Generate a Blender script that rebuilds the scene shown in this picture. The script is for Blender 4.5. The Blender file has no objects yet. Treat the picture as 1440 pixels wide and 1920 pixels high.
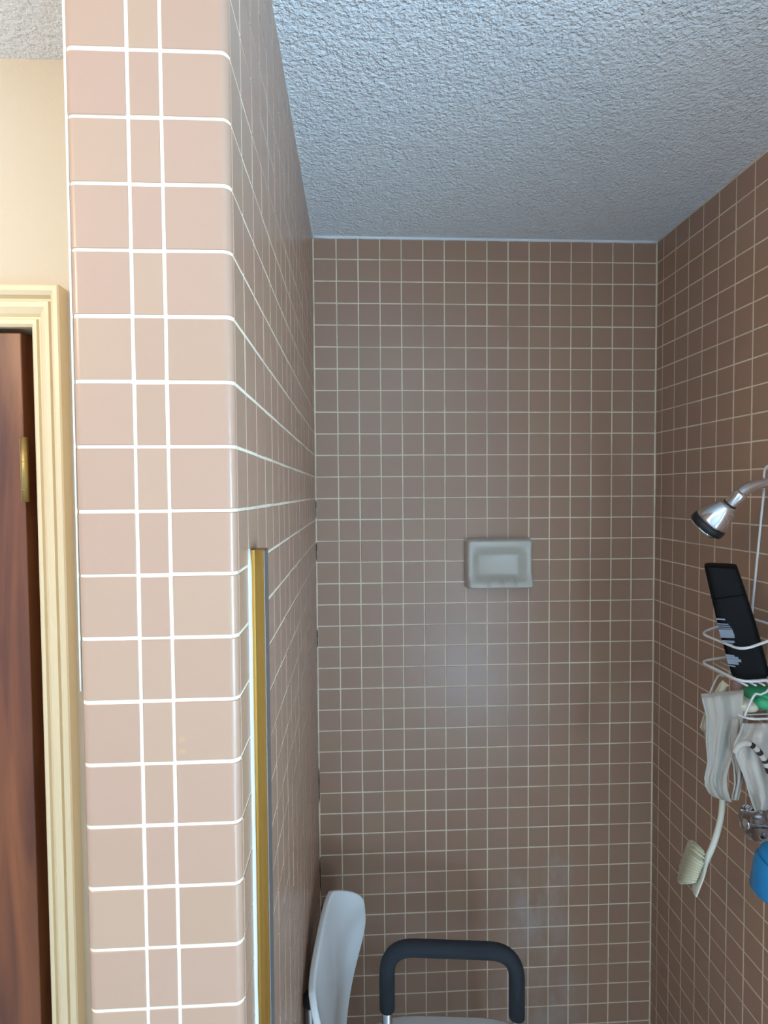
import bpy, bmesh, math, random
from mathutils import Vector, Matrix, noise

random.seed(7)
scene = bpy.context.scene
col = scene.collection

# ------------------------------------------------------------------ camera
P = 0.054                                   # tile pitch in metres
EYE = Vector((0.0, 0.0, 1.66))
F, YAW, PITCH, ROLL = 1055.48, 0.04922, 0.03492, -0.00733
fw = Vector((math.sin(YAW)*math.cos(PITCH), math.cos(YAW)*math.cos(PITCH), -math.sin(PITCH)))
r0 = Vector((math.cos(YAW), -math.sin(YAW), 0.0))
u0 = r0.cross(fw)
RT = r0*math.cos(ROLL) + u0*math.sin(ROLL)
UP = u0*math.cos(ROLL) - r0*math.sin(ROLL)
cam = bpy.data.objects.new('camera', bpy.data.cameras.new('camera'))
col.objects.link(cam)
cam.data.sensor_fit = 'VERTICAL'
cam.data.sensor_height = 24.0
cam.data.lens = F/1920*24.0
cam.data.clip_start = 0.02
cam.matrix_world = Matrix(((RT.x, UP.x, -fw.x, EYE.x), (RT.y, UP.y, -fw.y, EYE.y), (RT.z, UP.z, -fw.z, EYE.z), (0, 0, 0, 1)))
scene.camera = cam

def ray(px, py):
    return fw + RT*((px-720)/F) - UP*((py-960)/F)
def at(px, py, y):                          # photo pixel -> point at depth y
    d = ray(px, py)
    return EYE + d*(y/d.y)
def pix(p):
    d = Vector(p) - EYE
    z = max(d.dot(fw), 1e-3)
    return 720 + F*d.dot(RT)/z, 960 - F*d.dot(UP)/z

# ------------------------------------------------------------------ world, light, exposure
scene.view_settings.view_transform = 'Standard'
scene.view_settings.look = 'None'
scene.view_settings.gamma = 1.0
scene.view_settings.use_curve_mapping = False
scene.view_settings.exposure = -0.12
w = bpy.data.worlds.new('sky'); scene.world = w
w.use_nodes = True
w.node_tree.nodes['Background'].inputs[0].default_value = (0.62, 0.78, 1.0, 1)
w.node_tree.nodes['Background'].inputs[1].default_value = 1.0

def area(name, loc, target, sx, sy, power, color):
    l = bpy.data.lights.new(name, 'AREA'); l.shape = 'RECTANGLE'; l.size = sx; l.size_y = sy
    l.energy = power; l.color = color
    o = bpy.data.objects.new(name, l); col.objects.link(o)
    o.location = loc
    o.rotation_euler = (Vector(target)-Vector(loc)).to_track_quat('-Z', 'Y').to_euler()
    return o
# daylight that comes in through the window in the right wall, behind the photographer
area('window_right_offscreen', (1.16, -0.62, 1.10), (0.0, -0.42, 1.80), 1.3, 1.7, 262, (0.46, 0.735, 1.0))

# the warm room lamp near the ceiling on the door side, behind the photographer
l = bpy.data.lights.new('ceiling_lamp_left_offscreen', 'POINT'); l.energy = 17; l.color = (1.0, 0.74, 0.47); l.shadow_soft_size = 0.10
lo = bpy.data.objects.new('ceiling_lamp_left_offscreen', l); col.objects.link(lo)
lo.location = (-0.84, -0.04, EYE.z + 11.74*P - 0.22)

# ------------------------------------------------------------------ materials
def node(nt, typ, **kw):
    n = nt.nodes.new(typ)
    for k, v in kw.items(): setattr(n, k, v)
    return n
def mat(name, color, rough=0.5, metal=0.0, **extra):
    m = bpy.data.materials.new(name); m.use_nodes = True
    nt = m.node_tree; b = nt.nodes['Principled BSDF']
    b.inputs['Base Color'].default_value = (*color, 1)
    b.inputs['Roughness'].default_value = rough
    b.inputs['Metallic'].default_value = metal
    for k, v in extra.items(): b.inputs[k].default_value = v
    return m
def noise_color(m, scale, c1, c2, lo=0.35, hi=0.65, detail=4, coord='Object', stretch=(1, 1, 1), dist=0.0):
    nt = m.node_tree; b = nt.nodes['Principled BSDF']
    if coord == 'Position':
        src = node(nt, 'ShaderNodeNewGeometry').outputs['Position']
    else:
        src = node(nt, 'ShaderNodeTexCoord').outputs[coord]
    mp = node(nt, 'ShaderNodeMapping'); mp.inputs['Scale'].default_value = stretch
    nt.links.new(src, mp.inputs[0])
    n = node(nt, 'ShaderNodeTexNoise'); n.inputs['Scale'].default_value = scale; n.inputs['Detail'].default_value = detail
    n.inputs['Distortion'].default_value = dist
    nt.links.new(mp.outputs[0], n.inputs['Vector'])
    r = node(nt, 'ShaderNodeValToRGB')
    r.color_ramp.elements[0].position = lo; r.color_ramp.elements[0].color = (*c1, 1)
    r.color_ramp.elements[1].position = hi; r.color_ramp.elements[1].color = (*c2, 1)
    nt.links.new(n.outputs['Fac'], r.inputs[0])
    nt.links.new(r.outputs[0], b.inputs['Base Color'])
    return r, n
def bump(m, scale, dist, strength=1.0, detail=3, coord='Position', stretch=(1, 1, 1)):
    nt = m.node_tree; b = nt.nodes['Principled BSDF']
    if coord == 'Position': src = node(nt, 'ShaderNodeNewGeometry').outputs['Position']
    else: src = node(nt, 'ShaderNodeTexCoord').outputs[coord]
    mp = node(nt, 'ShaderNodeMapping'); mp.inputs['Scale'].default_value = stretch
    nt.links.new(src, mp.inputs[0])
    n = node(nt, 'ShaderNodeTexNoise'); n.inputs['Scale'].default_value = scale; n.inputs['Detail'].default_value = detail
    nt.links.new(mp.outputs[0], n.inputs['Vector'])
    bp = node(nt, 'ShaderNodeBump'); bp.inputs['Distance'].default_value = dist; bp.inputs['Strength'].default_value = strength
    nt.links.new(n.outputs['Fac'], bp.inputs['Height'])
    nt.links.new(bp.outputs[0], b.inputs['Normal'])

def blob(nt, pos, centre, size, soft=0.5):          # an ellipsoidal stain mask around a point
    mp = node(nt, 'ShaderNodeVectorMath', operation='SUBTRACT'); mp.inputs[1].default_value = centre
    nt.links.new(pos, mp.inputs[0])
    dv = node(nt, 'ShaderNodeVectorMath', operation='DIVIDE'); dv.inputs[1].default_value = size
    nt.links.new(mp.outputs[0], dv.inputs[0])
    ln = node(nt, 'ShaderNodeVectorMath', operation='LENGTH'); nt.links.new(dv.outputs[0], ln.inputs[0])
    mr = node(nt, 'ShaderNodeMapRange'); mr.inputs[1].default_value = 1.0; mr.inputs[2].default_value = 1.0-soft
    mr.inputs[3].default_value = 0; mr.inputs[4].default_value = 1
    nt.links.new(ln.outputs[1], mr.inputs[0])
    return mr.outputs[0]
def mixc(nt, fac, a, bcol):
    mx = node(nt, 'ShaderNodeMix', data_type='RGBA')
    if hasattr(fac, 'is_linked'): nt.links.new(fac, mx.inputs[0])
    else: mx.inputs[0].default_value = fac
    for v, i in ((a, 6), (bcol, 7)):
        if hasattr(v, 'is_linked'): nt.links.new(v, mx.inputs[i])
        else: mx.inputs[i].default_value = (*v, 1)
    return mx.outputs[2]
def math_node(nt, op, a, b=0.0):
    m = node(nt, 'ShaderNodeMath', operation=op)
    for v, i in ((a, 0), (b, 1)):
        if hasattr(v, 'is_linked'): nt.links.new(v, m.inputs[i])
        else: m.inputs[i].default_value = v
    return m.outputs[0]

YB = 26.3434*P
# glazed pink-beige ceramic, slightly different from tile to tile, soap scum low on the back wall
M_TILE = mat('pink_beige_tile', (0.5, 0.4, 0.35), 0.28)
def build_tile_mat(m):
    nt = m.node_tree; b = nt.nodes['Principled BSDF']
    geo = node(nt, 'ShaderNodeNewGeometry'); oi = node(nt, 'ShaderNodeObjectInfo')
    rnd = math_node(nt, 'FRACT', math_node(nt, 'ADD', geo.outputs['Random Per Island'], oi.outputs['Random']))
    r = node(nt, 'ShaderNodeValToRGB')
    e = r.color_ramp.elements
    e[0].position = 0.0; e[0].color = (0.395, 0.232, 0.150, 1)
    e[1].position = 1.0; e[1].color = (0.41, 0.246, 0.156, 1)
    k = e.new(0.5); k.color = (0.405, 0.230, 0.156, 1)
    nt.links.new(rnd, r.inputs[0])
    n = node(nt, 'ShaderNodeTexNoise'); n.inputs['Scale'].default_value = 14; n.inputs['Detail'].default_value = 5
    nt.links.new(geo.outputs['Position'], n.inputs['Vector'])
    c = mixc(nt, math_node(nt, 'MULTIPLY', n.outputs['Fac'], 0.25), r.outputs[0], (0.38, 0.235, 0.154))
    # soap scum
    mp = node(nt, 'ShaderNodeMapping'); mp.inputs['Scale'].default_value = (1, 1, 0.45)
    nt.links.new(geo.outputs['Position'], mp.inputs[0])
    n2 = node(nt, 'ShaderNodeTexNoise'); n2.inputs['Scale'].default_value = 11; n2.inputs['Detail'].default_value = 6; n2.inputs['Roughness'].default_value = 0.6
    nt.links.new(mp.outputs[0], n2.inputs['Vector'])
    mr = node(nt, 'ShaderNodeMapRange'); mr.inputs[1].default_value = 0.42; mr.inputs[2].default_value = 0.66
    nt.links.new(n2.outputs['Fac'], mr.inputs[0])
    s1 = blob(nt, geo.outputs['Position'], tuple(at(1010, 1690, YB)), (0.13, 0.12, 0.26), 0.8)
    s2 = blob(nt, geo.outputs['Position'], tuple(at(1000, 1880, YB)), (0.16, 0.12, 0.15), 0.8)
    s = math_node(nt, 'MAXIMUM', s1, s2)
    s = math_node(nt, 'MULTIPLY', s, mr.outputs[0])
    c = mixc(nt, math_node(nt, 'MULTIPLY', s, 0.5), c, (0.55, 0.52, 0.50))
    # ochre spots on the partition end
    st = blob(nt, geo.outputs['Position'], tuple(at(341, 1387, 0.4825)), (0.0042, 0.01, 0.0035), 0.9)
    st2 = blob(nt, geo.outputs['Position'], tuple(at(342, 1409, 0.4825)), (0.005, 0.01, 0.003), 0.9)
    c = mixc(nt, math_node(nt, 'MULTIPLY', math_node(nt, 'MAXIMUM', st, st2), 0.55), c, (0.50, 0.29, 0.12))
    nt.links.new(c, b.inputs['Base Color'])
    b.inputs['Roughness'].default_value = 0.30
    bn = node(nt, 'ShaderNodeTexNoise'); bn.inputs['Scale'].default_value = 55; bn.inputs['Detail'].default_value = 2
    nt.links.new(geo.outputs['Position'], bn.inputs['Vector'])
    bp = node(nt, 'ShaderNodeBump'); bp.inputs['Distance'].default_value = 0.0012; bp.inputs['Strength'].default_value = 0.35
    nt.links.new(bn.outputs['Fac'], bp.inputs['Height']); nt.links.new(bp.outputs[0], b.inputs['Normal'])
build_tile_mat(M_TILE)

# pale cement grout, grimy in patches where the shower wets it
M_GROUT = mat('cream_grout', (0.8, 0.76, 0.68), 0.85)
def build_grout(m):
    nt = m.node_tree; b = nt.nodes['Principled BSDF']
    geo = node(nt, 'ShaderNodeNewGeometry')
    n = node(nt, 'ShaderNodeTexNoise'); n.inputs['Scale'].default_value = 7; n.inputs['Detail'].default_value = 6; n.inputs['Roughness'].default_value = 0.65
    nt.links.new(geo.outputs['Position'], n.inputs['Vector'])
    mr = node(nt, 'ShaderNodeMapRange'); mr.inputs[1].default_value = 0.50; mr.inputs[2].default_value = 0.72; mr.inputs[3].default_value = 0.0; mr.inputs[4].default_value = 0.6
    nt.links.new(n.outputs['Fac'], mr.inputs[0])
    g = mr.outputs[0]
    c = mixc(nt, g, (0.80, 0.66, 0.49), (0.42, 0.30, 0.22))
    nt.links.new(c, b.inputs['Base Color'])
build_grout(M_GROUT)

# stippled white ceiling
M_CEIL = mat('stippled_ceiling', (0.94, 0.94, 0.94), 0.7)
def build_ceil(m):
    nt = m.node_tree; b = nt.nodes['Principled BSDF']
    geo = node(nt, 'ShaderNodeNewGeometry')
    n1 = node(nt, 'ShaderNodeTexNoise'); n1.inputs['Scale'].default_value = 165; n1.inputs['Detail'].default_value = 5; n1.inputs['Distortion'].default_value = 0.15
    n2 = node(nt, 'ShaderNodeTexNoise'); n2.inputs['Scale'].default_value = 45; n2.inputs['Detail'].default_value = 3
    for n in (n1, n2): nt.links.new(geo.outputs['Position'], n.inputs['Vector'])
    r1 = node(nt, 'ShaderNodeMapRange'); r1.inputs[1].default_value = 0.30; r1.inputs[2].default_value = 0.78
    nt.links.new(n1.outputs['Fac'], r1.inputs[0])
    h = math_node(nt, 'ADD', r1.outputs[0], math_node(nt, 'MULTIPLY', n2.outputs['Fac'], 0.8))
    bp = node(nt, 'ShaderNodeBump'); bp.inputs['Distance'].default_value = 0.0062; bp.inputs['Strength'].default_value = 0.9
    nt.links.new(h, bp.inputs['Height']); nt.links.new(bp.outputs[0], b.inputs['Normal'])
build_ceil(M_CEIL)

M_PAINT = mat('cream_wall_paint', (0.71, 0.58, 0.42), 0.7); bump(M_PAINT, 160, 0.0008, 0.4)
M_ROOM = mat('pale_room_paint', (0.72, 0.74, 0.76), 0.7); bump(M_ROOM, 160, 0.0008, 0.4)
M_TRIM = mat('cream_gloss_trim', (0.80, 0.64, 0.40), 0.35); bump(M_TRIM, 60, 0.0006, 0.3, stretch=(1, 1, 0.15))
M_WOOD = mat('red_brown_door_wood', (0.2, 0.06, 0.02), 0.3)
noise_color(M_WOOD, 9, (0.10, 0.026, 0.010), (0.27, 0.085, 0.026), 0.3, 0.72, 6, 'Position', (3.0, 3.0, 0.28), 0.8)
M_GAP_SHADE = mat('gap_shade', (0.03, 0.024, 0.02), 0.9)  # near-black that paints the shade inside the open corner joints
M_HINGE = mat('aged_brass', (0.42, 0.28, 0.10), 0.42, 1.0)
M_BRASS = mat('polished_brass', (0.42, 0.225, 0.055), 0.36, 1.0)
bump(M_BRASS, 40, 0.0006, 0.25, stretch=(1, 1, 0.08))
M_ALU = mat('bright_aluminium', (0.82, 0.82, 0.82), 0.3, 1.0)
M_CAULK = mat('white_silicone', (0.62, 0.63, 0.61), 0.4)
M_DISH = mat('white_glazed_ceramic', (0.60, 0.54, 0.46), 0.3)
M_PLASTIC = mat('white_moulded_plastic', (0.84, 0.84, 0.83), 0.13)
M_FOAM = mat('charcoal_foam', (0.028, 0.033, 0.042), 0.75); bump(M_FOAM, 700, 0.0004, 0.5)
M_TUBE = mat('brushed_aluminium_tube', (0.62, 0.62, 0.63), 0.28, 1.0)
M_RUBBER = mat('dark_rubber', (0.035, 0.032, 0.028), 0.65)
M_CHROME = mat('chrome', (0.78, 0.79, 0.82), 0.10, 1.0)
M_BLACK = mat('black_rubber_ring', (0.012, 0.012, 0.013), 0.5)
M_WIRE = mat('white_coated_wire', (0.72, 0.72, 0.71), 0.35)
M_BOTTLE = mat('black_plastic', (0.004, 0.004, 0.005), 0.5, 0.0, **{'Specular IOR Level': 0.15})
M_PRINT = mat('silver_print', (0.23, 0.26, 0.32), 0.5)
M_CLOTH = mat('grey_terry', (0.48, 0.43, 0.37), 0.95); bump(M_CLOTH, 900, 0.0006, 0.6)
M_CLOTH2 = mat('pale_cotton', (0.56, 0.51, 0.45), 0.95); bump(M_CLOTH2, 700, 0.0006, 0.5)
M_HEM = mat('cream_towel', (0.68, 0.60, 0.44), 0.95); bump(M_HEM, 900, 0.0006, 0.6)
M_BRUSH = mat('ivory_plastic', (0.76, 0.73, 0.60), 0.35)
M_BRISTLE = mat('cream_bristle', (0.72, 0.68, 0.48), 0.7); bump(M_BRISTLE, 600, 0.002, 0.8, stretch=(1, 1, 1))
M_SOAP = mat('cream_soap', (0.74, 0.68, 0.52), 0.45)
M_GREEN = mat('green_plastic', (0.04, 0.38, 0.17), 0.3)
M_BLUE = mat('blue_plastic', (0.015, 0.21, 0.46), 0.3)
M_PINK = mat('pink_soap', (0.55, 0.36, 0.36), 0.5)
M_CLEAR = mat('clear_acrylic', (0.62, 0.64, 0.67), 0.06)
M_CLEAR.node_tree.nodes['Principled BSDF'].inputs['Transmission Weight'].default_value = 1.0
M_CLEAR.node_tree.nodes['Principled BSDF'].inputs['IOR'].default_value = 1.48
M_FLOOR = mat('floor_vinyl', (0.34, 0.28, 0.24), 0.5); noise_color(M_FLOOR, 20, (0.52, 0.52, 0.52), (0.62, 0.62, 0.62), coord='Position')

# ------------------------------------------------------------------ helpers
def link(name, me, m, parent=None, smooth=False):
    if m is not None and not me.materials: me.materials.append(m)
    if smooth:
        for p in me.polygons: p.use_smooth = True
    o = bpy.data.objects.new(name, me); col.objects.link(o)
    if parent: o.parent = parent
    return o
def from_bm(name, bm, m, parent=None, smooth=False):
    bmesh.ops.recalc_face_normals(bm, faces=bm.faces)
    me = bpy.data.meshes.new(name); bm.to_mesh(me); bm.free()
    return link(name, me, m, parent, smooth)
def struct(o): o['kind'] = 'structure'; return o
def tag(o, label, cat, group=None):
    o['label'] = label; o['category'] = cat
    if group: o['group'] = group
    return o
def empty(name, loc=(0, 0, 0), rz=0.0):
    o = bpy.data.objects.new(name, None); o.empty_display_size = 0.05
    col.objects.link(o); o.location = loc; o.rotation_euler = (0, 0, rz)
    return o
def add_box(bm, lo, hi, bev=0.0, seg=2):
    r = bmesh.ops.create_cube(bm, size=1.0)
    vs = r['verts']
    for v in vs:
        for i in range(3): v.co[i] = lo[i] if v.co[i] < 0 else hi[i]
    if bev:
        es = list({e for v in vs for e in v.link_edges})
        bmesh.ops.bevel(bm, geom=es, offset=bev, segments=seg, affect='EDGES', profile=0.5)
def box(name, lo, hi, m, parent=None, bev=0.0, seg=2):
    bm = bmesh.new(); add_box(bm, lo, hi, bev, seg)
    return from_bm(name, bm, m, parent)
def smooth_path(pts, n=8, closed=False):            # Catmull-Rom
    pts = [Vector(p) for p in pts]; out = []
    N = len(pts)
    rng = range(N if closed else N-1)
    for i in rng:
        if closed: a, b, c, d = pts[(i-1) % N], pts[i], pts[(i+1) % N], pts[(i+2) % N]
        else: a, b, c, d = pts[max(i-1, 0)], pts[i], pts[i+1], pts[min(i+2, N-1)]
        for k in range(n):
            t = k/n
            out.append(0.5*((2*b) + (c-a)*t + (2*a-5*b+4*c-d)*t*t + (3*b-a-3*c+d)*t*t*t))
    if not closed: out.append(pts[-1])
    return out
def round_path(pts, rad, n=5, closed=False):        # polyline with rounded corners
    pts = [Vector(p) for p in pts]; out = []; N = len(pts)
    for i, p in enumerate(pts):
        if not closed and i in (0, N-1): out.append(p); continue
        a, b = pts[(i-1) % N], pts[(i+1) % N]
        d1, d2 = (a-p), (b-p)
        r = min(rad, d1.length*0.45, d2.length*0.45)
        s, e = p + d1.normalized()*r, p + d2.normalized()*r
        for k in range(n+1):
            t = k/n
            out.append(s*(1-t)**2 + p*2*t*(1-t) + e*t*t)
    return out
def add_tube(bm, pts, rad, seg=10, closed=False, caps=True):
    pts = [Vector(p) for p in pts]; N = len(pts)
    rads = rad if isinstance(rad, (list, tuple)) else [rad]*N
    rings = []
    prev = None
    for i, p in enumerate(pts):
        if closed: t = (pts[(i+1) % N]-pts[(i-1) % N])
        else: t = pts[min(i+1, N-1)]-pts[max(i-1, 0)]
        t.normalize()
        if prev is None:
            a = Vector((0, 0, 1)) if abs(t.z) < 0.9 else Vector((1, 0, 0))
            nrm = a.cross(t).normalized()
        else:
            nrm = (prev - t*prev.dot(t))
            nrm = nrm.normalized() if nrm.length > 1e-6 else prev
        prev = nrm; bi = t.cross(nrm)
        rings.append([bm.verts.new(p + (nrm*math.cos(2*math.pi*k/seg) + bi*math.sin(2*math.pi*k/seg))*rads[i]) for k in range(seg)])
    rng = range(N if closed else N-1)
    for i in rng:
        A, B = rings[i], rings[(i+1) % N]
        for k in range(seg): bm.faces.new((A[k], A[(k+1) % seg], B[(k+1) % seg], B[k]))
    if caps and not closed:
        bm.faces.new(rings[0][::-1]); bm.faces.new(rings[-1])
def tube(name, pts, rad, m, parent=None, seg=10, closed=False):
    bm = bmesh.new(); add_tube(bm, pts, rad, seg, closed)
    return from_bm(name, bm, m, parent, True)
def loft(name, rings, m, parent=None, smooth=True, cap=True):
    bm = bmesh.new()
    R = [[bm.verts.new(p) for p in r] for r in rings]; K = len(R[0])
    for a, b in zip(R, R[1:]):
        for k in range(K): bm.faces.new((a[k], a[(k+1) % K], b[(k+1) % K], b[k]))
    if cap: bm.faces.new(R[0][::-1]); bm.faces.new(R[-1])
    return from_bm(name, bm, m, parent, smooth)
def extrude_profile(name, prof, z0, z1, m, parent=None, smooth=False):   # (x, y) outline extruded in z
    return loft(name, [[(x, y, z0) for x, y in prof], [(x, y, z1) for x, y in prof]], m, parent, smooth)
def lathe(bm, prof, origin, axis, seg=28):          # prof = (radius, distance along axis)
    axis = Vector(axis).normalized(); o = Vector(origin)
    a = Vector((0, 1, 0)) if abs(axis.y) < 0.9 else Vector((1, 0, 0))
    n = a.cross(axis).normalized(); b = axis.cross(n)
    rings = []
    for r, h in prof:
        rings.append([bm.verts.new(o + axis*h + (n*math.cos(2*math.pi*k/seg) + b*math.sin(2*math.pi*k/seg))*max(r, 1e-5)) for k in range(seg)])
    for A, B in zip(rings, rings[1:]):
        for k in range(seg): bm.faces.new((A[k], A[(k+1) % seg], B[(k+1) % seg], B[k]))
    bm.faces.new(rings[0][::-1]); bm.faces.new(rings[-1])

# ------------------------------------------------------------------ dimensions of the place (metres)
XL, XR, YC = -1.89124*P, 14.32065*P, 8.93582*P      # shower side of partition, right wall, end face of partition
ZC = EYE.z + 11.74*P                                # ceiling
Z0 = EYE.z + 0.73301*P                              # one horizontal joint
XP = -0.2353                                        # other side of the partition
YD = 0.866                                          # wall with the door
Y_REAR, X_FAR = -1.7, -1.7
GAP, REC, TT = 0.0025, 0.0006, 0.007                # joint width, joint recess, tile thickness

# ------------------------------------------------------------------ room shell
struct(box('floor', (X_FAR-.1, Y_REAR-.1, -.1), (XR+.12, YB+.15, 0), M_FLOOR))
struct(box('ceiling', (X_FAR-.1, Y_REAR-.1, ZC), (XR+.12, YB+.15, ZC+.1), M_CEIL))
wall_back = struct(box('wall_back', (XL-.02, YB+REC, 0), (XR+.12, YB+.12, ZC), M_GROUT))
YT = 0.45                                           # tiles on the right wall begin here
wall_right = struct(box('wall_right', (XR+REC, YT, 0), (XR+.12, YB+REC, ZC), M_GROUT))
# plain painted wall with the window, on the photographer's right
bm = bmesh.new()
wy0, wy1, wz0, wz1 = -1.15, -0.12, 0.9, 2.0
add_box(bm, (XR, Y_REAR, 0), (XR+.12, wy0, ZC)); add_box(bm, (XR, wy1, 0), (XR+.12, YT, ZC))
add_box(bm, (XR, wy0, 0), (XR+.12, wy1, wz0)); add_box(bm, (XR, wy0, wz1), (XR+.12, wy1, ZC))
struct(from_bm('wall_window', bm, M_ROOM))
bm = bmesh.new()
for lo, hi in (((XR+.03, wy0, wz0), (XR+.08, wy0+.04, wz1)), ((XR+.03, wy1-.04, wz0), (XR+.08, wy1, wz1)),
               ((XR+.03, wy0, wz0), (XR+.08, wy1, wz0+.04)), ((XR+.03, wy0, wz1-.04), (XR+.08, wy1, wz1)),
               ((XR+.035, (wy0+wy1)/2-.02, wz0), (XR+.075, (wy0+wy1)/2+.02, wz1))):
    add_box(bm, lo, hi, 0.004)
struct(from_bm('window_1', bm, M_TRIM))
struct(box('wall_rear', (X_FAR-.1, Y_REAR-.1, 0), (XR+.12, Y_REAR, ZC), M_ROOM))
struct(box('wall_far', (X_FAR-.1, Y_REAR, 0), (X_FAR, YD, ZC), M_ROOM))

# partition between shower and door: grout core with rounded front corners, tiles as children
RB = 0.0075                                         # bullnose radius
def rounded_front(x0, x1, y0, y1, r, n=6):
    pts = [(x1, y1), (x0, y1)]
    for k in range(n+1):
        a = math.pi + k/n*math.pi/2
        pts.append((x0+r+r*math.cos(a), y0+r+r*math.sin(a)))
    for k in range(n+1):
        a = 1.5*math.pi + k/n*math.pi/2
        pts.append((x1-r+r*math.cos(a), y0+r+r*math.sin(a)))
    return pts
wall_left = struct(extrude_profile('wall_left', rounded_front(XP+REC, XL-REC, YC+REC, YB+.12, RB-REC), 0, ZC, M_GROUT))

# door wall with an opening
CX_IN, CX_OUT, CY_F = -0.4713, -0.4248, 0.8406      # casing: inner and outer edge, front plane
DZ = 1.66 + 0.2455                                  # underside of the head casing
bm = bmesh.new()
add_box(bm, (CX_IN+.012, YD, 0), (XP+REC, YD+.12, ZC))
add_box(bm, (X_FAR, YD, DZ+.012), (CX_IN+.012, YD+.12, ZC))
DX0 = CX_IN - 0.78
add_box(bm, (X_FAR, YD, 0), (DX0, YD+.12, DZ+.012))
struct(from_bm('wall_door', bm, M_PAINT))

# ------------------------------------------------------------------ tiles
_cache = {}
def tile_mesh(wd, ht):
    k = (round(wd, 4), round(ht, 4))
    if k in _cache: return _cache[k]
    c = 0.0008
    a, b = wd/2, ht/2
    v = [(-a, -b, -TT), (a, -b, -TT), (a, b, -TT), (-a, b, -TT),
         (-a, -b, -c), (a, -b, -c), (a, b, -c), (-a, b, -c),
         (-a+c, -b+c, 0), (a-c, -b+c, 0), (a-c, b-c, 0), (-a+c, b-c, 0)]
    f = [(8, 9, 10, 11)]
    for i in range(4):
        j = (i+1) % 4
        f += [(i, j, 4+j, 4+i), (4+i, 4+j, 8+j, 8+i)]
    me = bpy.data.meshes.new('tile'); me.from_pydata(v, [], f); me.update()
    me.materials.append(M_TILE)
    _cache[k] = me
    return me
def tile_field(parent, spots, ax, ay, az, limit=300):
    """spots: (centre, width, height). The largest in view become objects, the rest one mesh."""
    scored = []
    for c, wd, ht in spots:
        q = [pix(c + ax*sx*wd/2 + ay*sy*ht/2) for sx, sy in ((-1, -1), (1, -1), (1, 1), (-1, 1))]
        area_ = 0.5*abs(sum(q[i][0]*q[(i+1) % 4][1]-q[(i+1) % 4][0]*q[i][1] for i in range(4)))
        inside = any(-5 < x < 1445 and -5 < y < 1925 for x, y in q) and (c-EYE).dot(fw) > 0.05
        scored.append((area_ if inside else -1.0/(1+area_), c, wd, ht))
    scored.sort(key=lambda t: -t[0])
    base = Matrix(((ax.x, ay.x, az.x, 0), (ax.y, ay.y, az.y, 0), (ax.z, ay.z, az.z, 0), (0, 0, 0, 1)))
    vs, fs = [], []
    for i, (s, c, wd, ht) in enumerate(scored):
        m4 = Matrix.Translation(c + az*random.uniform(-.00025, .00025)) @ base @ Matrix.Rotation(random.gauss(0, .0022), 4, 'X') @ Matrix.Rotation(random.gauss(0, .0022), 4, 'Y')
        me = tile_mesh(wd, ht)
        if s > 0 and i < limit:
            o = bpy.data.objects.new('tile', me); col.objects.link(o); o.parent = parent; o.matrix_world = m4
        else:
            k = len(vs)
            vs += [m4 @ v.co for v in me.vertices]
            fs += [tuple(k+j for j in p.vertices) for p in me.polygons]
    if vs:
        me = bpy.data.meshes.new('tile_field'); me.from_pydata(vs, [], fs); me.update()
        o = link('tile_field', me, M_TILE, parent); o['kind'] = 'stuff'
X3, Y3, Z3 = Vector((1, 0, 0)), Vector((0, 1, 0)), Vector((0, 0, 1))
zj = [Z0 + k*P for k in range(-40, 20)]
zj = [0.0] + [z for z in zj if 0.02 < z < ZC-0.02] + [ZC]
def spans(joints, lo_pad, hi_pad):
    out = []
    for i, (a, b) in enumerate(zip(joints, joints[1:])):
        a2 = a + (lo_pad if i == 0 else GAP/2); b2 = b - (hi_pad if i == len(joints)-2 else GAP/2)
        if b2-a2 > .006: out.append(((a2+b2)/2, b2-a2))
    return out
rows = spans(zj, 0.001, 0.003)
# back wall
xj = [XL] + [(-0.81615+j)*P for j in range(0, 15)] + [XR]
cols = spans(xj, 0.0026, 0.0026)
dish_lo, dish_hi = at(874, 1105, YB-.02), at(996, 1008, YB-.005)
sp = []
for cx, wd in cols:
    for cz, ht in rows:
        if 0.29 < cx < 0.45 and dish_lo.z+.03 < cz < dish_hi.z: continue          # soap dish sits here
        sp.append((Vector((cx, YB, cz)), wd, ht))
tile_field(wall_back, sp, X3, Z3, -Y3)
# shower side of the partition
yj = [YC+RB+.001] + [(9.92159+j)*P for j in range(0, 17)] + [YB]
sp = [(Vector((XL, cy, cz)), wd, ht) for cy, wd in spans(yj, GAP/2, 0.002) for cz, ht in rows]
tile_field(wall_left, sp, Y3, Z3, X3)
# right wall
yj = [YT] + [(24.79748+j)*P for j in range(-15, 2)] + [YB]
sp = [(Vector((XR, cy, cz)), wd, ht) for cy, wd in spans(yj, GAP/2, 0.002) for cz, ht in rows]
tile_field(wall_right, sp, -Y3, Z3, -X3)
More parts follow.
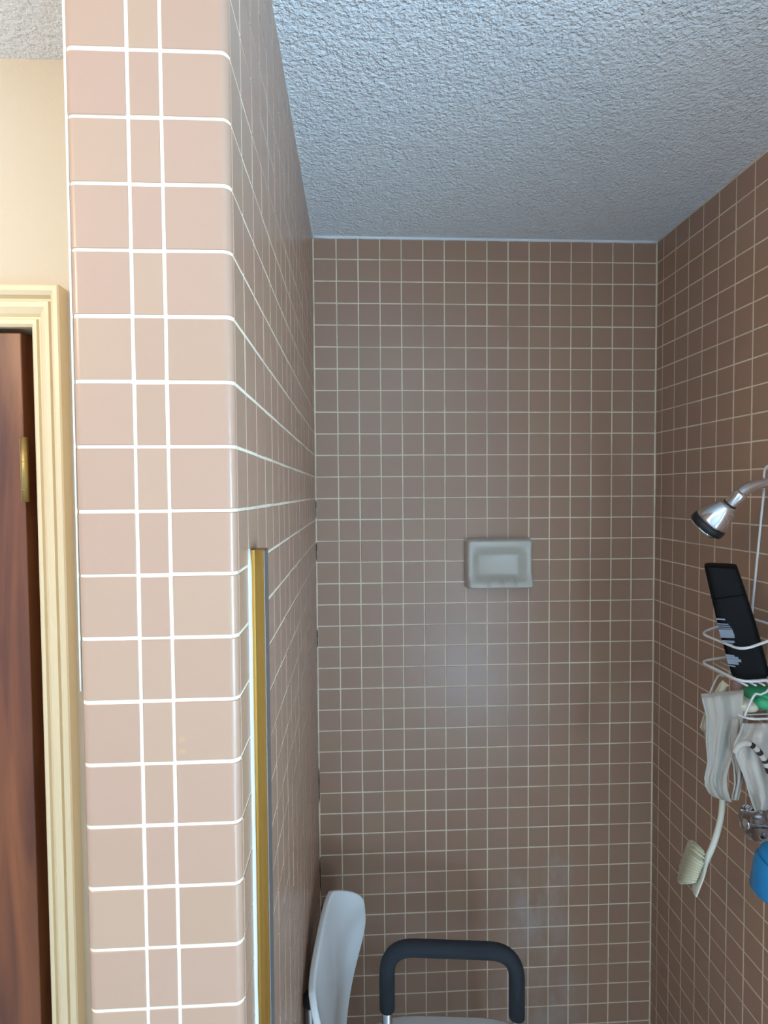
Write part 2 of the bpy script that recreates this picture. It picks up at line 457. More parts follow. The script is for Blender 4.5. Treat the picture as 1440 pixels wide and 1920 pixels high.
# end of the partition: bullnose tile, half tile, bullnose tile in every row
def bullnose_mesh(wd, ht, side):
    k = ('b', round(wd, 4), round(ht, 4), side)
    if k in _cache: return _cache[k]
    c = 0.0008
    def prof(d):                                   # from the flat joint side round to the nose
        pts = [(0, -TT), (0, -c-d*0.2), (c, -d), (wd-RB-.0006, -d)]
        R = RB
        for i in range(8):
            a = math.pi/2 * i/7
            pts.append((wd-R + (R-d)*math.sin(a), -R + (R-d)*math.cos(a)))
        pts.append((wd-d-.0022, -RB))
        pts.append((wd-d-.0022, -TT-.0006))
        return pts
    vs = []; fs = []
    ys = [(-ht/2, c), (-ht/2+c, 0.0), (ht/2-c, 0.0), (ht/2, c)]
    n = len(prof(0))
    for y, d in ys:
        for x, z in prof(d):
            vs.append(((x-wd/2)*side, y, z))
    for r in range(3):
        for i in range(n-1):
            q = (r*n+i, r*n+i+1, (r+1)*n+i+1, (r+1)*n+i)
            fs.append(q if side < 0 else q[::-1])
    fs.append(tuple(range(n)) if side > 0 else tuple(range(n))[::-1])
    fs.append(tuple(range(3*n, 4*n))[::-1] if side > 0 else tuple(range(3*n, 4*n)))
    me = bpy.data.meshes.new('bullnose_tile'); me.from_pydata(vs, [], fs); me.update()
    bm = bmesh.new(); bm.from_mesh(me); bmesh.ops.recalc_face_normals(bm, faces=bm.faces); bm.to_mesh(me); bm.free()
    me.materials.append(M_TILE)
    for p in me.polygons: p.use_smooth = True
    me.set_sharp_from_angle(angle=math.radians(25))
    _cache[k] = me
    return me
JA, JB = -3.41288*P, -2.91246*P
base = Matrix(((1, 0, 0, 0), (0, 0, -1, 0), (0, 1, 0, 0), (0, 0, 0, 1)))
for cz, ht in rows:
    for a, b, kind in ((XP, JA-GAP*.5, -1), (JA+GAP*.5, JB-GAP*.5, 0), (JB+GAP*.5, XL, 1)):
        me = tile_mesh(b-a, ht) if kind == 0 else bullnose_mesh(b-a, ht, kind)
        o = bpy.data.objects.new(('bullnose_tile', 'cut_tile', 'bullnose_tile')[kind+1], me); col.objects.link(o)
        o.parent = wall_left
        o.matrix_world = Matrix.Translation(((a+b)/2, YC + random.uniform(-.0002, .0002), cz+random.uniform(-.0003, .0003))) @ base @ Matrix.Rotation(random.gauss(0, .002), 4, 'X')

# cream filler smeared along the far edge of the partition end, thinning out downwards
rings = []
for i in range(61):
    z = ZC - .001 - 0.80*i/60
    k = max(0.02, 0.85 - 0.85*(i/60)**1.1)
    wv = .0006*noise.noise((1, 2, z*30))
    rings.append([(XP - .0016*k + (.0048+wv)*k*(.5-.5*math.cos(math.pi*t/6)), YC + .0012 + .006*(1-math.sin(math.pi*t/6)*.999)*(1 if t < 3 else .25), z) for t in range(7)]
                 + [(XP + .004*k, YC+.008, z), (XP - .0010*k, YC+.010, z)])
loft('edge_filler', rings, mat('cream_filler', (0.78, 0.66, 0.50), 0.7), wall_left)

# caulked joint between ceiling and back wall
pts = [(XL + (XR-XL)*i/40, YB-.0005, ZC-.001+.0012*noise.noise((i*.7, 0, 0))) for i in range(41)]
struct(tube('trim_1', pts, 0.0042, mat('ceiling_caulk', (0.80, 0.80, 0.80), 0.6), seg=8))

# ------------------------------------------------------------------ door, casing
cp = [(0, 0), (0, .009), (.003, .012), (.008, .0125), (.0095, .0085), (.012, .0085), (.015, .0125), (.022, .017), (.028, .0175), (.0295, .0135), (.032, .0135), (.0345, .022), (.039, .0254), (.0445, .0254), (.0465, .0235), (.0465, 0)]
bm = bmesh.new()
path = [(1, 0.0), (1, DZ), (-1, DZ), (-1, 0.0)]
rings = []
for i, (sx, zz) in enumerate(path):
    ring = []
    for s, d in cp:
        s *= 1.0
        x = CX_IN + s if sx > 0 else DX0 - s
        z = zz + (s*1.22 if i in (1, 2) else 0)
        ring.append(bm.verts.new((x, YD - d, z)))
    rings.append(ring)
for A, B in zip(rings, rings[1:]):
    for k in range(len(cp)-1): bm.faces.new((A[k], A[k+1], B[k+1], B[k]))
    bm.faces.new((A[-1], A[0], B[0], B[-1]))
bm.faces.new(rings[0]); bm.faces.new(rings[-1][::-1])
casing = struct(from_bm('trim_2', bm, M_TRIM))
bm = bmesh.new()                                   # jamb lining inside the opening
add_box(bm, (CX_IN+.003, YD-.001, 0), (CX_IN+.012, YD+.12, DZ+.012)); add_box(bm, (DX0, YD-.001, DZ+.003), (CX_IN+.012, YD+.12, DZ+.012))
add_box(bm, (DX0-.0, YD-.001, 0), (DX0+.009, YD+.12, DZ+.012))
jamb = from_bm('jamb_lining', bm, M_TRIM, casing)
box('door_stop', (DX0+.01, YD+.045, 0), (CX_IN+.002, YD+.119, DZ+.002), M_WOOD, casing)
DXR = -0.4905
door = struct(box('door_1', (DX0+.014, YD-.004, 0.01), (DXR, YD+.034, DZ-.007), M_WOOD, None, 0.0015))
hz0, hz1 = at(45, 941, YD).z, at(45, 821, YD).z
hinge = empty('hinge'); hinge.parent = door
hx = at(47, 880, YD-.008).x
tube('barrel', [(hx+.001, YD-.010, hz0), (hx+.001, YD-.010, hz1)], 0.0052, M_HINGE, hinge, 12)
box('leaf', (hx-.008, YD-.0056, hz0+.001), (hx+.002, YD-.0035, hz1-.001), M_HINGE, hinge)
for z in (hz0+.018, hz0+.036, hz1-.036, hz1-.018):
    tube('knuckle_groove', [(hx+.001, YD-.010, z-.0006), (hx+.001, YD-.010, z+.0006)], 0.0054, M_HINGE, hinge, 12)

# ------------------------------------------------------------------ brass jamb of the shower door on the partition
jz = at(480, 1031, 0.543).z
jy, jx = 0.540, XL
jamb_t = tag(empty('shower_door_jamb', (jx, jy, 0)), 'polished brass shower door jamb channel upright on the tiled partition', 'door jamb')
prof = [(0.0002, 0.024), (0.0002, 0.0012), (0.0008, 0.0), (0.0020, 0.0), (0.0026, 0.0012), (0.0036, 0.0014), (0.0046, 0.0022), (0.0066, 0.0018), (0.0088, 0.0012), (0.0110, 0.0007), (0.0126, 0.0006), (0.0132, 0.0012), (0.0132, 0.024)]
extrude_profile('channel', prof, 0.0, jz, M_BRASS, jamb_t)
extrude_profile('edge_strip', [(0.0133, 0.0022), (0.0139, 0.0022), (0.0139, 0.025), (0.0133, 0.025)], 0.0, jz-.001, mat('grey_aluminium', (.42, .42, .42), .45, 1.0), jamb_t)
rings = []
N = 90
for i in range(N+1):
    z = jz + .002 - (jz)*i/N
    wv = 0.0012*noise.noise((0, 0, z*16)) + 0.0006*noise.noise((3, 0, z*60))
    wdt = 0.0092 + wv*1.5
    thick = 0.0030 + 0.0006*noise.noise((7, 0, z*25))
    if i == 0: wdt *= .5; thick *= .5
    ring = []
    for k in range(9):
        a = math.pi*k/8
        ring.append((thick*math.sin(a)-.0004, -wdt/2 + .001 + (wdt/2)*math.cos(a), z))
    rings.append(ring)
loft('caulk_bead', rings, M_CAULK, jamb_t)

# ------------------------------------------------------------------ ceramic soap dish on the back wall
def soap_dish():
    cx, cz = (dish_lo.x+dish_hi.x)/2, (dish_lo.z+dish_hi.z)/2
    W, H = abs(dish_hi.x-dish_lo.x)/2, abs(dish_hi.z-dish_lo.z)/2
    t = tag(empty('soap_dish', (cx, YB, cz)), 'white ceramic soap dish with a recessed bowl set into the tiles', 'soap dish')
    nx, nz = 72, 60
    def sst(a, b, x):
        q = max(0, min(1, (x-a)/(b-a))); return q*q*(3-2*q)
    def depth(u, v):                               # u, v in -1..1; protrusion from the tiles
        # rounded outer edge
        ex, ez = (1-abs(u))*W, (1-abs(v))*H
        e = min(ex, ez)
        if ex < .012 and ez < .012: e = max(0, .012 - math.hypot(.012-ex, .012-ez))
        edge = math.sqrt(max(0.0, 1-(1-min(1, e/.009))**2))
        body = 0.028 + 0.016*sst(-.30, -.95, v) + 0.005*sst(.5, .95, v)
        # recess
        rim_l = sst(.56, .86, abs(u)); rim_t = sst(.30, .70, v); rim_b = sst(-.42, -.74, v)
        rim = 1-(1-rim_l)*(1-rim_t)*(1-rim_b)
        inside = 1-rim
        d = body*edge
        d -= inside*(body - .0015 - .017*min(1.0, .65*(u/.86)**2 + .65*(v/.74)**2))
        # row of small ridges at the front lip
        if v < -.5:
            d += 0.006*sst(-.50, -.66, v)*sst(-.88, -.74, v)*max(0, math.cos(u*math.pi*5.2))**2*(1-sst(.6, .75, abs(u)))
        return d
    bm = bmesh.new(); g = []
    for j in range(nz+1):
        row = []
        for i in range(nx+1):
            u, v = -1+2*i/nx, -1+2*j/nz
            u = math.copysign(abs(u)**.85, u); v = math.copysign(abs(v)**.85, v)
            row.append(bm.verts.new((u*W, -depth(u, v)+.0005, v*H)))
        g.append(row)
    for j in range(nz):
        for i in range(nx): bm.faces.new((g[j][i], g[j][i+1], g[j+1][i+1], g[j+1][i]))
    me_o = from_bm('bowl', bm, M_DISH, t, True)
    return t
soap_dish()

# ------------------------------------------------------------------ bath chair
def chair():
    RZ = math.radians(-5)
    C0 = Vector((-0.080, 1.09, 0))
    t = tag(empty('bath_chair', C0, RZ), 'bath chair with white plastic back, foam armrests and metal legs', 'chair')
    # local frame: +x is forward (away from the partition), y along the width
    s = 0.1075
    SZ0 = 0.468
    for sg in (-1, 1):                             # back posts with rubber caps
        po = tube('back_post', round_path([(0.045, sg*s, SZ0-.04), (0.0, sg*s, SZ0+.02), (0.0, sg*s, 0.755)], .03), 0.0115, M_TUBE, t, 14)
        bm = bmesh.new(); lathe(bm, [(0.0125, -.012), (0.0142, -.010), (0.0142, .002), (0.011, .006), (0, .007)], (0.0, sg*s, 0.757), (0, 0, 1), 16)
        from_bm('end_cap', bm, M_RUBBER, po, True)
    # curved back panel
    nu, nv = 40, 28
    zt, zb = 0.804, 0.44
    def hw(w):                                     # half width by height fraction
        return 0.214*(0.62 + 0.38*math.sin(min(1, max(0, (w-.0)/.62))*math.pi/2)**1.5) * (1 - max(0, (w-.72)/.28)**2.0*0.42)
    bm = bmesh.new(); front = []
    for j in range(nv+1):
        w_ = j/nv
        row = []
        for i in range(nu+1):
            v = -1+2*i/nu
            y = v*hw(w_)
            yo = -.022
            q = abs(y)/.222
            arch = 1 - 0.035*q**2.2
            z = zb + (zt-zb)*w_*arch + (1-w_)*0.06*q**2
            x = 0.014 + 0.066*q**4.0 + 0.010*(1-w_) - 0.012*w_**6
            row.append(bm.verts.new((x, y+yo, z)))
        front.append(row)
    for j in range(nv):
        for i in range(nu): bm.faces.new((front[j][i], front[j][i+1], front[j+1][i+1], front[j+1][i]))
    b = from_bm('backrest', bm, M_PLASTIC, t, True)
    so = b.modifiers.new('thickness', 'SOLIDIFY'); so.thickness = 0.012; so.offset = 0.0
    bv = b.modifiers.new('soft', 'BEVEL'); bv.width = 0.005; bv.segments = 3; bv.limit_method = 'ANGLE'; bv.angle_limit = 1.0
    # seat
    SZ = 0.468
    rings = []
    def srow(inset, z, droop=0):
        pts = []
        for k in range(48):
            a = 2*math.pi*k/48
            ca, sa = math.cos(a), math.sin(a)
            n = 5
            rr = (abs(ca)**n + abs(sa)**n)**(-1/n)
            pts.append((0.262 + (0.185-inset)*rr*ca, (0.175-inset)*rr*sa, z))
        return pts
    rings = [srow(.02, SZ-.038), srow(.004, SZ-.033), srow(0, SZ-.021), srow(.003, SZ-.007), srow(.012, SZ), srow(.06, SZ-.003), srow(.12, SZ-.007)]
    loft('seat', rings, M_PLASTIC, t)
    # armrests: U of tube wearing a foam grip; the tube runs on as front and back leg
    for sg in (-1, 1):
        y = sg*0.107 + sg*0.018
        xb, xf, za = 0.128, 0.412, 0.660
        for xx, xo in ((xb, -.02), (xf, .03)):
            lg = tube('leg', [(xx, y, 0.55), (xx, y, .40), (xx+xo, y*1.25, 0.018)], 0.0115, M_TUBE, t, 14)
            bm = bmesh.new(); lathe(bm, [(.0165, 0), (.018, .004), (.0145, .03), (.0125, .032)], (xx+xo, y*1.25, 0), (0, 0, 1), 16)
            from_bm('rubber_foot', bm, M_RUBBER, lg, True)
        ar = tube('arm_tube', round_path([(xb, y, 0.545), (xb, y, za), (xf, y, za-.004), (xf, y, 0.545)], .05, 8), 0.0108, M_TUBE, t, 14)
        tube('foam_grip', round_path([(xb, y, za-.140), (xb, y, za), (xf, y, za-.004), (xf, y, za-.150)], .062, 10), 0.0172, M_FOAM, ar, 18)
    for xx in (.128, .412):
        tube('seat_rail', [(xx, -.125, SZ-.045), (xx, .125, SZ-.045)], 0.0105, M_TUBE, t, 12)
    tube('side_rail', [(.03, -.1075, SZ-.04), (.40, -.1075, SZ-.045)], 0.009, M_TUBE, t, 12)
    tube('side_rail', [(.03, .1075, SZ-.04), (.40, .1075, SZ-.045)], 0.009, M_TUBE, t, 12)
    return t
chair()

# ------------------------------------------------------------------ shower arm and head on the right wall
YA = 0.965
def shower():
    a0 = at(1440, 904, YA)
    pts = [Vector((XR, YA, a0.z+.004)), Vector((XR-.02, YA, a0.z+.003)), at(1440, 904, YA), at(1420, 908, YA), at(1398, 918, YA), at(1380, 933, YA), at(1369, 945, YA)]
    t = tag(empty('shower_fixture', (XR, YA, a0.z)), 'chrome shower head on a bent arm out of the right tiled wall', 'shower head')
    inv = Vector((-XR, -YA, -a0.z))
    path = [p + inv for p in smooth_path(pts, 6)]
    tube('arm', path, 0.0097, M_CHROME, t, 18)
    bm = bmesh.new(); lathe(bm, [(0.03, 0), (0.03, .003), (.022, .008), (.0125, .012)], (0, 0, pts[0].z-a0.z), (-1, 0, 0)); from_bm('escutcheon', bm, M_CHROME, t, True)
    n0 = at(1369, 945, YA) + inv; n1 = at(1326, 985, YA+.028) + inv
    ax = (n1-n0).normalized(); L = (n1-n0).length
    bm = bmesh.new(); lathe(bm, [(.0105, -.026), (.0112, -.024), (.0112, -.002), (.0105, 0)], n0, ax); from_bm('neck_collar', bm, M_CHROME, t, True)
    bm = bmesh.new(); lathe(bm, [(.0118, -.0015), (.0118, .0015)], n0 + ax*.001, ax); from_bm('washer', bm, M_BLACK, t, True)
    bm = bmesh.new(); lathe(bm, [(.0125, .002), (.016, .006), (.021, .015), (.0255, .027), (.0285, .040), (.0292, .046)], n0, ax, 36); from_bm('bell', bm, M_CHROME, t, True)
    bm = bmesh.new(); lathe(bm, [(.0296, .045), (.0312, .047), (.0312, .057), (.0295, .0585)], n0, ax, 36); r = from_bm('face_ring', bm, M_BLACK, t, True)
    bm = bmesh.new(); lathe(bm, [(.0262, .0575), (.0262, .062), (.0225, .0635), (.006, .0625), (0, .0625)], n0, ax, 36); from_bm('spray_plate', bm, M_CHROME, t, True)
    return t
shower()

# ------------------------------------------------------------------ wire caddy hung from the shower arm
YN, YF = 0.916, 1.034                              # near and far side of the basket
XB = 0.7435
def caddy():
    WR = 0.0021
    top = Vector((at(1440, 900, YA).x+.002, YA, at(1440, 900, YA).z+.012))
    o0 = Vector((XB, YA, 1.30))
    t = tag(empty('shower_caddy', o0), 'white wire shower caddy hanging from the chrome shower arm', 'caddy')
    def L(p): return Vector(p) - o0
    zr_f, zr_b = at(1312, 1187, YF).z, at(1312, 1187, YF).z + .030
    xf = at(1312, 1187, YF).x
    zb = at(1312, 1240, YF).z
    # hook with two hanging wires
    hk = [(top.x, YA+.012, top.z-.03), (top.x, YA+.012, top.z), (top.x, YA+.006, top.z+.012), (top.x, YA-.006, top.z+.012), (top.x, YA-.012, top.z), (top.x, YA-.012, top.z-.03)]
    tube('hook', [L(p) for p in smooth_path(hk, 5)], WR, M_WIRE, t, 8)
    for sg in (-1, 1):
        yy = YA+.012*sg
        p = [(top.x, yy, top.z-.03), (XB-.003, YA+sg*.042, zr_b+.08), (XB, YA+sg*.054, zr_b), (XB, YA+sg*.054, zb+.002)]
        tube('hanger_wire', [L(q) for q in smooth_path(p, 6)], WR, M_WIRE, t, 8)
    # upper guard rail and basket rim
    r = [(XB, YF, zr_b), (xf, YF, zr_f), (xf, YN, zr_f), (XB, YN, zr_b)]
    tube('guard_rail', [L(q) for q in round_path(r, .022, 6, True)], WR*1.15, M_WIRE, t, 8, True)
    r = [(XB, YF, zb+.012), (xf, YF, zb), (xf, YN, zb), (XB, YN, zb+.004)]
    tube('basket_rim', [L(q) for q in round_path(r, .022, 6, True)], WR*1.15, M_WIRE, t, 8, True)
    for k in range(1, 6):
        x = xf + (XB-xf)*k/6
        tube('floor_wire', [L((x-.004, YF-.001, zb-.007+.010*k/6)), L((x-.004, YN+.001, zb-.007))], WR*.8, M_WIRE, t, 6)
    for y in (YN, YF):
        tube('upright', [L((XB, y, zr_b)), L((XB, y, zb+.006))], WR, M_WIRE, t, 6)
    # soap tray below
    zt = at(1385, 1352, YN).z
    xt = at(1340, 1352, YN).x + .030
    r = [(XB, YF-.004, zt+.010), (xf+.012, YF-.004, zt+.006), (xf+.012, YN+.006, zt), (XB, YN+.006, zt)]
    tube('tray_rim', [L(q) for q in round_path(r, .022, 6, True)], WR, M_WIRE, t, 8, True)
    for k in range(1, 6):
        y = YN + .006 + (YF-YN-.01)*k/6
        tube('tray_wire', [L((xf+.013, y, zt+.004*k/6)), L((XB, y, zt+.004*k/6))], WR*.7, M_WIRE, t, 6)
    for y in (YN+.010, YF-.010):
        tube('tray_support', [L(q) for q in smooth_path([(XB-.03, y, zb+.004), (XB-.036, y, zb-.018), (XB-.050, y, zb-.026), (xf+.03, y, zb-.027), (xf+.013, y, zt+.004)], 5)], WR*.9, M_WIRE, t, 8)
    return t, xf, zb, zt
cad, CXF, CZB, CZT = caddy()

# ------------------------------------------------------------------ black bottle leaning in the basket
def bottle():
    tl, tr = at(1323, 1060, .985), at(1378, 1060, .985)
    top = (tl+tr)/2
    bot = at(1409, 1275, .946); bot.z = CZB - .0035
    ax = (top-bot).normalized(); L = (top-bot).length
    sx = (tr-tl); sx = (sx - ax*sx.dot(ax)).normalized()
    sy = ax.cross(sx)                              # roughly into the wall direction
    if sy.y < 0: sy = -sy
    t = tag(empty('bottle', bot), 'tall black bottle leaning in the upper wire basket', 'bottle')
    slant = 0.38
    def ring(h, a, b, n=4.5, rot=math.radians(-38)):
        out = []
        for k in range(40):
            th = 2*math.pi*k/40
            c, s = math.cos(th), math.sin(th)
            rr = (abs(c)**n+abs(s)**n)**(-1/n)
            x, y = rr*c*a, rr*s*b
            x, y = x*math.cos(rot)-y*math.sin(rot), x*math.sin(rot)+y*math.cos(rot)
            out.append(ax*(h + (slant*y if h > L*.9 else 0)) + sx*x + sy*y)
        return out
    A, B = .0275, .0140
    loft('body', [ring(0, A*.86, B*.86), ring(.004, A*.98, B*.98), ring(.012, A*1.04, B*1.04), ring(L*.45, A*1.06, B*1.06), ring(L*.70, A*1.0, B), ring(L*.72, A*.99, B*.99)], M_BOTTLE, t)
    cp = loft('cap', [ring(L*.722, A*.995, B*.995), ring(L*.726, A*1.0, B), ring(L*.97, A*.92, B*.94), ring(L*.995, A*.90, B*.92), ring(L, A*.86, B*.86)], M_BOTTLE, t)
    # worn silver print along the front edge, running up the bottle
    rot = math.radians(-38)
    ex = sx*math.cos(rot) + sy*math.sin(rot); ey = -sx*math.sin(rot) + sy*math.cos(rot)
    bm = bmesh.new()
    marks = [(.545, .014, .0022), (.50, .017, .0016), (.482, .019, .0015), (.464, .020, .0014), (.438, .021, .0050), (.408, .0215, .0050), (.385, .021, .0024), (.345, .019, .0034), (.325, .015, .0020), (.225, .013, .0024), (.205, .018, .0030), (.180, .021, .0042), (.158, .016, .0036), (.135, .010, .0018)]
    for h, wdt, ht in marks:
        x0 = -A*1.03
        z = B*1.068
        c = ax*(h*L)
        q = [c + ex*x0 - ey*z + ax*(-ht*.6), c + ex*(x0+wdt) - ey*z + ax*(-ht*.6-.003), c + ex*(x0+wdt) - ey*z + ax*(ht*.6-.003), c + ex*x0 - ey*z + ax*ht*.6]
        vs = [bm.verts.new(v) for v in q] + [bm.verts.new(v + ey*.003) for v in q]
        bm.faces.new(vs[:4])
        for k in range(4): bm.faces.new((vs[k], vs[(k+1) % 4], vs[4+(k+1) % 4], vs[4+k]))
    from_bm('print', bm, M_PRINT, t)
    return t
bottle()

# ------------------------------------------------------------------ soap and green scrubber on the tray
def superblob(name, c, half, m, parent=None, n=2.6, rings=10, seg=24, rot=0.0):
    R = []
    for j in range(1, rings):
        ph = -math.pi/2 + math.pi*j/rings
        cz = math.copysign(abs(math.sin(ph))**(2/n), math.sin(ph)); cr = abs(math.cos(ph))**(2/n)
        row = []
        for k in range(seg):
            th = 2*math.pi*k/seg
            x = half[0]*cr*math.copysign(abs(math.cos(th))**(2/n), math.cos(th))
            y = half[1]*cr*math.copysign(abs(math.sin(th))**(2/n), math.sin(th))
            row.append((c[0]+x*math.cos(rot)-y*math.sin(rot), c[1]+x*math.sin(rot)+y*math.cos(rot), c[2]+half[2]*cz))
        R.append(row)
    return loft(name, R, m, parent)
so = superblob('soap_bar', (0, 0, .0), (.020, .030, .011), M_SOAP); so.location = (CXF+.030, .958, CZT+.0145)
tag(so, 'cream soap bar lying under the green scrubber on the caddy tray', 'soap')
g = empty('scrubber', (CXF+.066, .955, CZT+.002)); tag(g, 'green plastic scrubber on the lower tray of the wire caddy', 'scrubber')
superblob('body', (0, 0, .024), (.026, .034, .020), M_GREEN, g, 2.4)
superblob('grip', (-.012, -.022, .022), (.016, .014, .011), M_GREEN, g, 2.4)
ps = superblob('soap_bar', (0, 0, 0), (.027, .011, .026), M_PINK, rot=.1); ps.location = (XB-.020, 1.003, CZT+.031)
tag(ps, 'pink soap bar standing on edge behind the green scrubber', 'soap')

# ------------------------------------------------------------------ cloths
def cloth(name, rows_, depth, m, folds, amp, parent=None, nS=36, sub=4, thick=0.0022, phase=0.0, seed=0):
    """rows_: (left pixel, right pixel, depth offset) down the cloth; the folds are real ridges in depth"""
    bm = bmesh.new(); grid = []
    R = []
    for a, b in zip(rows_, rows_[1:]):
        for k in range(sub):
            t = k/sub
            R.append(tuple(tuple(u*(1-t)+v*t for u, v in zip(a[i], b[i])) if i < 2 else a[2]*(1-t)+b[2]*t for i in range(3)))
    R.append(rows_[-1])
    for j, (l, r, dz) in enumerate(R):
        row = []
        for i in range(nS+1):
            s = i/nS
            px, py = l[0]*(1-s)+r[0]*s, l[1]*(1-s)+r[1]*s
            y = depth + dz + amp*math.sin(2*math.pi*folds*(s+.05*math.sin(j*.22+seed)) + phase + j*.04) + amp*.7*noise.noise((s*4+seed, j*.13, seed)) + amp*.4*noise.noise((s*11+seed, j*.3, seed))
            row.append(bm.verts.new(at(px, py, y)))
        grid.append(row)
    for j in range(len(R)-1):
        for i in range(nS): bm.faces.new((grid[j][i], grid[j][i+1], grid[j+1][i+1], grid[j+1][i]))
    o = from_bm(name, bm, m, parent, True)
    sm = o.modifiers.new('thickness', 'SOLIDIFY'); sm.thickness = thick; sm.offset = 0
    return o
DC = 0.945
wc = empty('washcloth', (at(1345, 1310, DC).x, DC, at(1345, 1310, DC).z))
tag(wc, 'grey washcloth with cream edge draped over the lower caddy tray', 'washcloth')
def setp(o, p):
    o.parent = p; o.matrix_parent_inverse = Matrix.Translation(p.location).inverted(); return o
c1 = cloth('fold', [((1316, 1306), (1394, 1300), .016), ((1314, 1302), (1394, 1294), .006), ((1316, 1310), (1394, 1303), -.005), ((1325, 1345), (1394, 1348), -.008), ((1324, 1392), (1380, 1398), -.006), ((1327, 1430), (1366, 1440), 0), ((1320, 1458), (1362, 1460), .004), ((1322, 1474), (1364, 1478), .004), ((1330, 1488), (1368, 1494), .004), ((1339, 1494), (1372, 1504), .004)], DC, M_CLOTH, 1.6, .0045, seed=1)
setp(c1, wc)
c3 = cloth('hem', [((1338, 1302), (1362, 1296), .02), ((1350, 1282), (1364, 1288), .02), ((1356, 1276), (1368, 1286), .02)], DC+.012, M_HEM, 1, .002, seed=2, nS=10); setp(c3, wc)
c4 = cloth('hem', [((1322, 1335), (1335, 1335), .02), ((1313, 1364), (1330, 1360), .02), ((1322, 1374), (1334, 1385), .02), ((1325, 1400), (1334, 1410), .02)], DC+.010, M_HEM, 1, .002, seed=3, nS=10); setp(c4, wc)
rag = empty('cotton_rag', (at(1410, 1400, .90).x, .90, at(1410, 1350, .90).z))
tag(rag, 'pale crumpled cotton rag with black marks hanging below the caddy', 'rag')
c5 = cloth('upper_fold', [((1392, 1356), (1475, 1356), .012), ((1388, 1372), (1480, 1372), 0), ((1376, 1396), (1480, 1400), -.004), ((1380, 1420), (1480, 1430), -.006), ((1392, 1450), (1478, 1460), -.004), ((1402, 1480), (1474, 1490), 0), ((1410, 1505), (1466, 1508), .002), ((1416, 1521), (1452, 1516), .004)], .912, M_CLOTH2, 1.7, .009, seed=5)
setp(c5, rag)
c6 = cloth('lower_fold', [((1364, 1345), (1400, 1350), .010), ((1368, 1400), (1396, 1400), .006), ((1376, 1440), (1398, 1440), .004), ((1378, 1470), (1390, 1470), .004), ((1372, 1500), (1384, 1500), .006)], .93, M_CLOTH, 1.4, .005, seed=8, nS=16)
setp(c6, wc)
band = [at(x, y, .884) for x, y in ((1378, 1412), (1384, 1400), (1398, 1393), (1412, 1399), (1424, 1411), (1434, 1426), (1441, 1444), (1452, 1470))]
bp_ = smooth_path(band, 6)
bo = tube('patterned_band', [p-rag.location for p in bp_], 0.0048, M_CLOTH2, rag, 10)
for a, n in ((15, 4), (22, 4), (29, 3), (34, 4)):
    seg_ = bp_[a:a+n]
    tube('black_check', [p-rag.location for p in seg_], 0.0051, M_BLACK, bo, 10)

# ------------------------------------------------------------------ long-handled bath brush
def brush():
    D = 0.985
    hp = [at(x, y, D) for x, y in ((1352, 1330), (1356, 1420), (1355, 1490), (1352, 1530), (1345, 1560), (1335, 1590), (1322, 1618), (1311, 1645), (1302, 1668))]
    o0 = hp[-1].copy()
    t = tag(empty('bath_brush', o0), 'long ivory bath brush with curved handle hanging below the grey washcloth', 'brush')
    path = [p-o0 for p in smooth_path(hp, 6)]
    N = len(path)
    # flattened handle that widens into the head
    rings = []
    side = Vector((.45, .89, 0)).normalized()
    for i, p in enumerate(path):
        tg = (path[min(i+1, N-1)]-path[max(i-1, 0)]).normalized()
        nr = tg.cross(side).normalized()
        f = i/(N-1)
        head = max(0, min(1, (f-.70)/.12)); head = head*head*(3-2*head)
        wy = .0055 + head*.020; wn = .0052 - head*.0012
        if i == N-1: wy *= .75
        rings.append([p + side*(wy*math.cos(2*math.pi*k/16)) + nr*(wn*math.sin(2*math.pi*k/16)) for k in range(16)])
    loft('handle', rings, M_BRUSH, t)
    # bristle block on the side facing away from the wall
    a, b = at(1321, 1600, D)-o0, at(1300, 1650, D)-o0
    a2, b2 = at(1297, 1580, D+.026)-o0, at(1273, 1650, D+.026)-o0
    ax = (b-a).normalized()
    bm = bmesh.new()
    nt_, ns_ = 9, 6
    for i in range(nt_):
        f = i/(nt_-1)
        for j in range(ns_):
            y = -.018 + .036*j/(ns_-1)
            k = 1 - .35*(abs(y)/.018)**2
            ff = .5 + (f-.5)*k
            p0 = a.lerp(b, ff) + side*y; p1 = a2.lerp(b2, ff) + side*y*1.1
            add_tube(bm, [p0, p0.lerp(p1, .3), p1], [.0016, .0036, .0046], 6)
    o = from_bm('bristles', bm, M_BRISTLE, t, True)
    return t
brush()

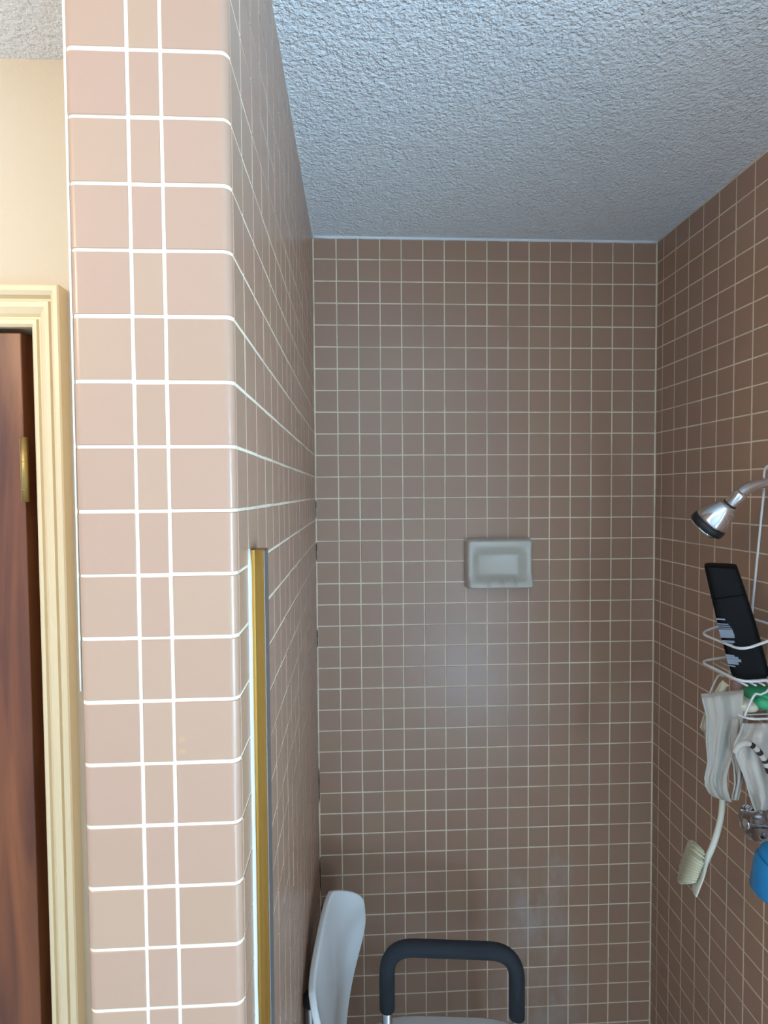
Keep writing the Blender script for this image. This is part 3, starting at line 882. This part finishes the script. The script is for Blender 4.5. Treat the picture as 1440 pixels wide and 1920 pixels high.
# ------------------------------------------------------------------ acrylic tap handles on the right wall
def tap(px, py, prot, label):
    c = at(px, py, 1.0)
    # on the wall: walk out along the ray until the knob face stands prot in front of the tiles
    d = ray(px, py); k = (XR-prot)/d.x
    c = EYE + d*k
    t = tag(empty('tap_handle', (XR, c.y, c.z)), label, 'tap', 'acrylic tap handles')
    bm = bmesh.new(); lathe(bm, [(.029, 0), (.029, .003), (.024, .010), (.013, .014), (.011, prot*.55), (.0, prot*.55+.001)], (0, 0, 0), (-1, 0, 0)); from_bm('escutcheon', bm, M_CHROME, t, True)
    bm = bmesh.new()
    seg = 32; ringz = []
    for r, h in ((.010, prot*.45), (.022, prot*.5), (.029, prot*.62), (.031, prot*.80), (.027, prot*.95), (.016, prot)):
        ringz.append([(-h, r*(1+.07*math.cos(8*2*math.pi*k/seg))*math.cos(2*math.pi*k/seg), r*(1+.07*math.cos(8*2*math.pi*k/seg))*math.sin(2*math.pi*k/seg)) for k in range(seg)])
    bm.free()
    loft('knob', ringz, M_CLEAR, t)
    bm = bmesh.new(); lathe(bm, [(.009, prot-.001), (.009, prot+.002), (.007, prot+.003), (0, prot+.003)], (0, 0, 0), (-1, 0, 0)); from_bm('cap', bm, M_CHROME, t, True)
    return t
tap(1400, 1545, .062, 'clear acrylic tap handle on the right wall beside the bath brush')
tap(1447, 1535, .062, 'clear acrylic tap handle on the right wall above the blue bottle')

# ------------------------------------------------------------------ blue container hung from the near tap
def blue():
    D = .86
    c = at(1466, 1606, D)
    t = tag(empty('blue_container', c), 'blue plastic container with round lid hanging below the clear tap handles', 'container')
    ax = (.12, -.18, 1)
    bm = bmesh.new(); lathe(bm, [(.0, -.075), (.026, -.074), (.031, -.068), (.034, -.03), (.0345, -.014), (.031, -.010)], (0, 0, 0), ax); from_bm('body', bm, M_BLUE, t, True)
    bm = bmesh.new(); lathe(bm, [(.0300, -.010), (.0312, -.006), (.0300, .001), (.026, .003), (.0, .0035)], (0, 0, 0), ax); from_bm('lid', bm, M_BLUE, t, True)
    k = at(1463, 1545, .93) - c
    tube('hanging_cord', smooth_path([(0, 0, .002), (.004, .02, .02), k*.9, k], 5), .0015, M_WIRE, t, 6)
    return t
blue()

# dark tubes paint the shade in open joints where the caulk has come away in the corner of partition and back wall
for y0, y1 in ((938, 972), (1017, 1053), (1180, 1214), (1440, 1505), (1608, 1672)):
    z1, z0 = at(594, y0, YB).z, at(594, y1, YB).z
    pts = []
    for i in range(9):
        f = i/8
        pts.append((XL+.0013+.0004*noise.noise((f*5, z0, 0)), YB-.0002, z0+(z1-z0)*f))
    tube('open_joint_shade', pts, [.0003 if i in (0, 8) else .0010+.0004*noise.noise((i*1.3, z1, 2)) for i in range(9)], M_GAP_SHADE, wall_back, 6)
